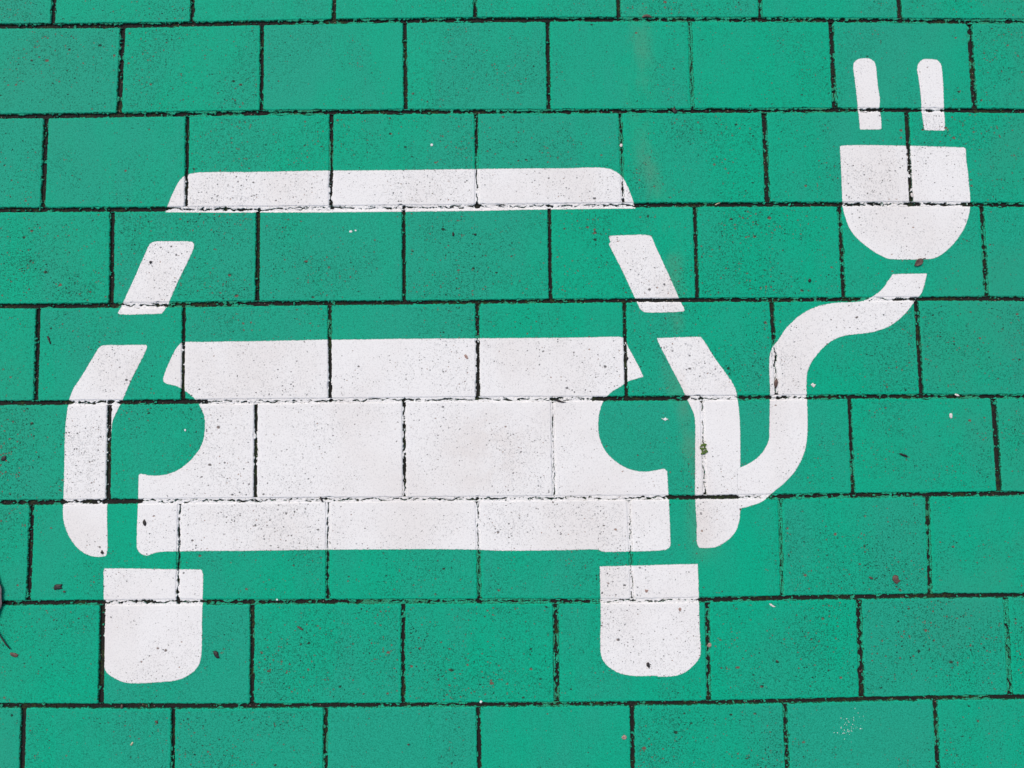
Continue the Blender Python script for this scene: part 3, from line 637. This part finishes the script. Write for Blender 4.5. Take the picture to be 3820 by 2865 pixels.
SC = 'leaf scrap'
def blob(r1, r2, ang, n=9, seed=1, irr=.25):
    rr = random.Random(seed); out = []
    for i in range(n):
        t = i*2*math.pi/n; k = 1+rr.uniform(-irr, irr); x = r1*math.cos(t)*k; y = r2*math.sin(t)*k
        out.append((x*math.cos(ang)-y*math.sin(ang), x*math.sin(ang)+y*math.cos(ang)))
    return out
DEB = [
 ('leaf_scrap', 'black oval leaf scrap near the left edge, beside the white rear strip of the car', SC, 15, 1710, blob(13, 8, 2.2, 9, 1, .1), M_LEAF_DARK),
 ('leaf_scrap', 'thin black twig like scrap on the green block above left of the rear strip', SC, 183, 1269, [(-7,-13),(-2,-15),(3,-8),(4,0),(9,12),(5,15),(1,4),(-4,-4)], M_LEAF_DARK),
 ('leaf_scrap', 'ragged black leaf scrap on the green block left of the rear wheel', SC, 216, 2191, [(-15,2),(-10,-10),(2,-12),(17,-11),(14,-2),(17,4),(6,8),(-4,9),(-12,10)], M_LEAF_DARK),
 ('leaf_scrap', 'small brown crumb right beside the ragged black scrap left of the rear wheel', SC, 240, 2207, blob(6, 4, .6, 7, 4), M_LEAF_BROWN),
 ('leaf_scrap', 'brown elongated flake at the end of the large leaf stalk', SC, 54, 2442, blob(15, 8, .35, 9, 5, .18), M_LEAF_BROWN),
 ('leaf_scrap', 'dark rectangular flake on the green block right of the rear wheel', SC, 807, 2442, [(-11,-12),(-4,-15),(6,-10),(9,3),(12,13),(4,14),(-3,8),(-9,0)], M_LEAF_DARK),
 ('seed', 'dark brown pointed seed on the lower left corner of the white car body', 'seed', 540, 1950, [(-7,-5),(-1,-13),(5,-4),(7,4),(3,13),(-3,9),(-7,2)], M_LEAF_DARK),
 ('leaf_scrap', 'dark angular crumb at the foot of the white rear strip', SC, 382, 2060, [(-7,2),(-1,-9),(3,-3),(7,4),(2,7),(-4,5)], M_LEAF_DARK),
 ('leaf_scrap', 'tiny dark crumb just above the angular one at the foot of the rear strip', SC, 372, 2040, blob(4, 3, 0, 6, 9), M_LEAF_DARK),
 ('leaf_scrap', 'black forked scrap on the rounded foot of the white front wheel', SC, 2417, 2482, [(-6,-8),(0,-13),(6,-8),(7,4),(5,13),(0,6),(-5,3)], M_LEAF_DARK),
 ('leaf_scrap', 'black slug shaped scrap on the green block right of the curling cable', SC, 3369, 1697, [(-17,-6),(-8,-7),(-1,-3),(10,-1),(17,5),(13,10),(3,6),(-8,2)], M_LEAF_DARK),
 ('leaf_scrap', 'square black crumb on the green block between front window pillar and plug', SC, 3020, 1046, blob(6, 8, 0, 6, 12, .12), M_LEAF_DARK),
 ('leaf_scrap', 'small black oval speck on the green block under the roof stripe', SC, 1691, 874, blob(4.5, 8, 0, 8, 13, .1), M_LEAF_DARK),
 ('leaf_scrap', 'dark red crumb right of the black oval speck under the roof stripe', SC, 1773, 875, blob(5, 4, .5, 7, 14), M_LEAF_DARK),
 ('leaf_scrap', 'small black squarish speck on the white rear window pillar', SC, 562, 979, blob(4.5, 6, 0, 7, 15, .12), M_LEAF_DARK),
 ('leaf_scrap', 'dark leaf scrap stuck in the joint above right of the roof stripe', SC, 2515, 414, [(-11,-14),(-5,-8),(1,-18),(4,-4),(14,-2),(8,8),(2,11),(-6,4)], M_LEAF_DARK),
 ('leaf_scrap', 'brown half round scrap wedged in the topmost joint', SC, 2413, 61, [(-20,5),(-12,-4),(0,-7),(12,-4),(20,6),(8,4),(-6,4)], M_LEAF_BROWN),
 ('leaf_scrap', 'brown leaf strip lodged in the joint at the upper right of the car body', SC, 2338, 1337, [(-7,-6),(0,-9),(7,-2),(4,6),(-1,9),(-4,2)], M_LEAF_DARK),
 ('leaf_scrap', 'dark brown slip lying in the vertical joint under the curling cable bend', SC, 2895, 1429, [(-7,-6),(2,-18),(7,-4),(5,9),(-1,18),(-8,8)], M_LEAF_BROWN),
 ('leaf_scrap', 'long dark sliver in the joint above the right wheel arch', SC, 2088, 1497, [(-24,-6),(-6,-7),(10,0),(26,3),(12,6),(-4,3)], M_LEAF_DARK),
 ('leaf_scrap', 'slanting dark splinter over the joint left of the middle of the car body', SC, 1198, 1861, [(-5,-9),(0,-8),(5,3),(9,11),(3,11),(-2,3)], M_LEAF_DARK),
 ('leaf_scrap', 'brown ragged patch of leaf low on the green block right of the front wheel', SC, 3342, 2162, [(-13,-10),(-4,-19),(8,-13),(10,0),(18,3),(10,10),(4,18),(-6,12),(-11,4)], M_LEAF_BROWN),
 ('leaf_scrap', 'narrow brown flake left of the ragged brown patch right of the front wheel', SC, 3248, 2155, blob(9, 4, .3, 8, 23), M_LEAF_BROWN),
 ('leaf_scrap', 'brown flake on the bottom row of blocks left of centre', SC, 1524, 2343+434, blob(5, 4, .3, 7, 31), M_LEAF_BROWN),
 ('leaf_scrap', 'brown flake on the green block under the joint below the rear wheel', SC, 585, 2693, blob(7, 5, .8, 7, 24), M_LEAF_BROWN),
 ('leaf_scrap', 'brown twin flake on the second last row of blocks left of centre', SC, 1121, 2343, [(-12,-8),(-3,-6),(3,-1),(10,3),(8,9),(-2,4),(-10,-2)], M_LEAF_BROWN),
 ('leaf_scrap', 'short brown rod standing over the long joint below the rear wheel', SC, 455, 2636, blob(5, 9, 0, 7, 26, .12), M_LEAF_BROWN),
 ('leaf_scrap', 'dark brown flake by the vertical joint on the right, low in the picture', SC, 3496, 2806-0, blob(5, 5, 0, 7, 27), M_LEAF_DARK),
 ('stone_chip', 'pinkish grey stone chip in the white car body near its upper edge', 'stone chip', 1739, 1331, [(-8,-6),(-1,-10),(5,-2),(8,7),(2,9),(-4,3)], M_CHIP_PINK),
 ('stone_chip', 'triangular pinkish chip in the upper part of the white front wheel', 'stone chip', 2412, 2205, [(-7,-6),(7,-5),(4,4),(-3,6)], M_CHIP_PINK),
 ('stone_chip', 'rounded reddish chip near the right side of the white front wheel', 'stone chip', 2536, 2273, blob(6, 6, 0, 7, 33), M_CHIP_PINK),
 ('stone_chip', 'pinkish chip in the bottom row of blocks below the front wheel', 'stone chip', 2329, 2750, blob(9, 8, 0, 8, 34), M_CHIP_PINK),
 ('stone_chip', 'grey pebble lodged in the vertical joint right of the front wheel', 'stone chip', 2645, 2405, [(-8,2),(0,-8),(7,-6),(9,3),(4,9),(-5,8)], M_CHIP_PINK),
 ('stone_chip', 'ragged white chip on the green block right of the cable', 'stone chip', 3034, 1437, [(-10,-2),(-2,-9),(2,-4),(10,-3),(5,4),(1,9),(-5,4)], M_CHIP_PALE),
 ('stone_chip', 'upright oval white chip on the block near the right edge of the picture', 'stone chip', 3547, 1550, blob(6, 10, 0, 8, 36, .15), M_CHIP_PALE),
 ('stone_chip', 'small white chip lying in the joint above the upright oval chip', 'stone chip', 3570, 1474, blob(9, 4, .4, 7, 37), M_CHIP_PALE),
 ('stone_chip', 'long pale chip just under the joint right of the front wheel', 'stone chip', 2880, 2258, [(-12,-7),(-3,-6),(4,0),(13,5),(5,7),(-6,1)], M_CHIP_PALE),
 ('stone_chip', 'bright white crumb in the vertical joint above the right end of the roof stripe', 'stone chip', 2317, 543, blob(6, 7, .6, 7, 39), M_CHIP_PALE),
 ('stone_chip', 'white crumb inside the joint in the middle of the painted plug', 'stone chip', 3401, 728, blob(4.5, 9, 0, 7, 40), M_CHIP_PALE),
 ('paint_drop', 'white paint drop on the green block above the roof stripe', 'paint drop', 1611, 541, blob(5, 5, 0, 9, 41, .1), M_SPLAT),
 ('paint_drop', 'larger of two white paint drops on the green block under the roof stripe', 'paint drop', 1309, 864, blob(6, 4.5, 0, 9, 42, .1), M_SPLAT),
 ('paint_drop', 'smaller of two white paint drops on the green block under the roof stripe', 'paint drop', 1327, 860, blob(4, 3, 0, 8, 43, .1), M_SPLAT),
 ('paint_drop', 'faint white drop on the green disc of the rear wheel arch', 'paint drop', 691, 1604, blob(4, 5, 0, 8, 44, .2), M_SPLAT),
 ('paint_drop', 'white scuff on the green disc of the front wheel arch', 'paint drop', 2480, 1564, [(-14,-4),(-4,-2),(2,-7),(7,-2),(15,-1),(6,3),(2,6),(-6,2)], M_SPLAT),
 ('paint_drop', 'white dot on the long joint under the second last row, right of centre', 'paint drop', 1794, 2618, blob(5, 5, 0, 8, 46, .15), M_SPLAT),
 ('paint_drop', 'white dot on the joint left of centre above the second last row', 'paint drop', 1034, 2237, blob(4, 4, 0, 8, 47, .15), M_SPLAT),
 ('paint_drop', 'pale yellow chip shaped drop on the bottom row below the rear wheel', 'paint drop', 493, 2774, [(-7,4),(1,-7),(6,-4),(-1,7)], M_STRAW),
]
for d in DEB:
    m = d[6]; flat = m in (M_SPLAT,) or d[0] == 'stone_chip'
    flake(d[0], d[1], d[2], d[3], d[4], d[5], m, .0004 if flat else .0015, 0, .0003, None, .0004 if flat else .0008)
# pale scuffs scattered by one knock, counted by nobody
v = []; f = []; rr = random.Random(3)
for k in range(60):
    a = rr.gauss(0, 1); b_ = rr.gauss(0, 1); x, y = 3166+a*27, 2712+b_*22-a*5; r_ = rr.uniform(.5, 2.0); base = len(v); n = 6
    for i in range(n):
        q = pt(x+r_*math.cos(i*2*math.pi/n)*rr.uniform(.7, 1.3), y+r_*math.sin(i*2*math.pi/n)*rr.uniform(.6, 1.2)); v.append((q[0], q[1], .0007+.0001*rr.random()))
    q = pt(x, y); v.append((q[0], q[1], .0011)); f += [(base+i, base+(i+1) % n, base+n) for i in range(n)]
sc = obj('paint_spatter', v, f, M_SPLAT); sc['kind'] = 'stuff'; tag(sc, 'cluster of fine white scuffs on the green block at the lower right', 'paint spatter')

# straw over the joint, moss cushion in the joint of the front strip
s0 = pt(2667, 765); st = tube('straw', [(pt(*p)[0]-s0[0], pt(*p)[1]-s0[1], .0012+.0004*i) for i, p in enumerate([(2667, 765), (2675, 761), (2686, 757)])], [.0009, .0012, .0004], M_STRAW)
st.location = (s0[0], s0[1], 0); tag(st, 'short pale straw lying over the joint right of the roof stripe', 'straw')
import bmesh
mx, my = pt(2624, 1676); bm = bmesh.new(); rr = random.Random(5)
for k in range(34):
    t = rr.uniform(-1, 1); a = pt(2624+rr.uniform(-12, 12)*(1-abs(t)*.5)+5*math.sin(t*4), 1676+t*19)
    r_ = rr.uniform(.0011, .0021)
    g_ = bmesh.ops.create_icosphere(bm, subdivisions=2, radius=r_)
    for q in g_['verts']:
        q.co *= 1+rr.uniform(-.14, .14); q.co += Vector((a[0]-mx, a[1]-my, .0006+rr.uniform(0, .0016)))
me = bpy.data.meshes.new('moss_cushion'); bm.to_mesh(me); bm.free(); me.materials.append(M_MOSS)
mo = bpy.data.objects.new('moss_cushion', me); C.objects.link(mo); mo.location = (mx, my, 0)
tag(mo, 'small green moss cushion growing in the joint of the white front strip', 'moss')
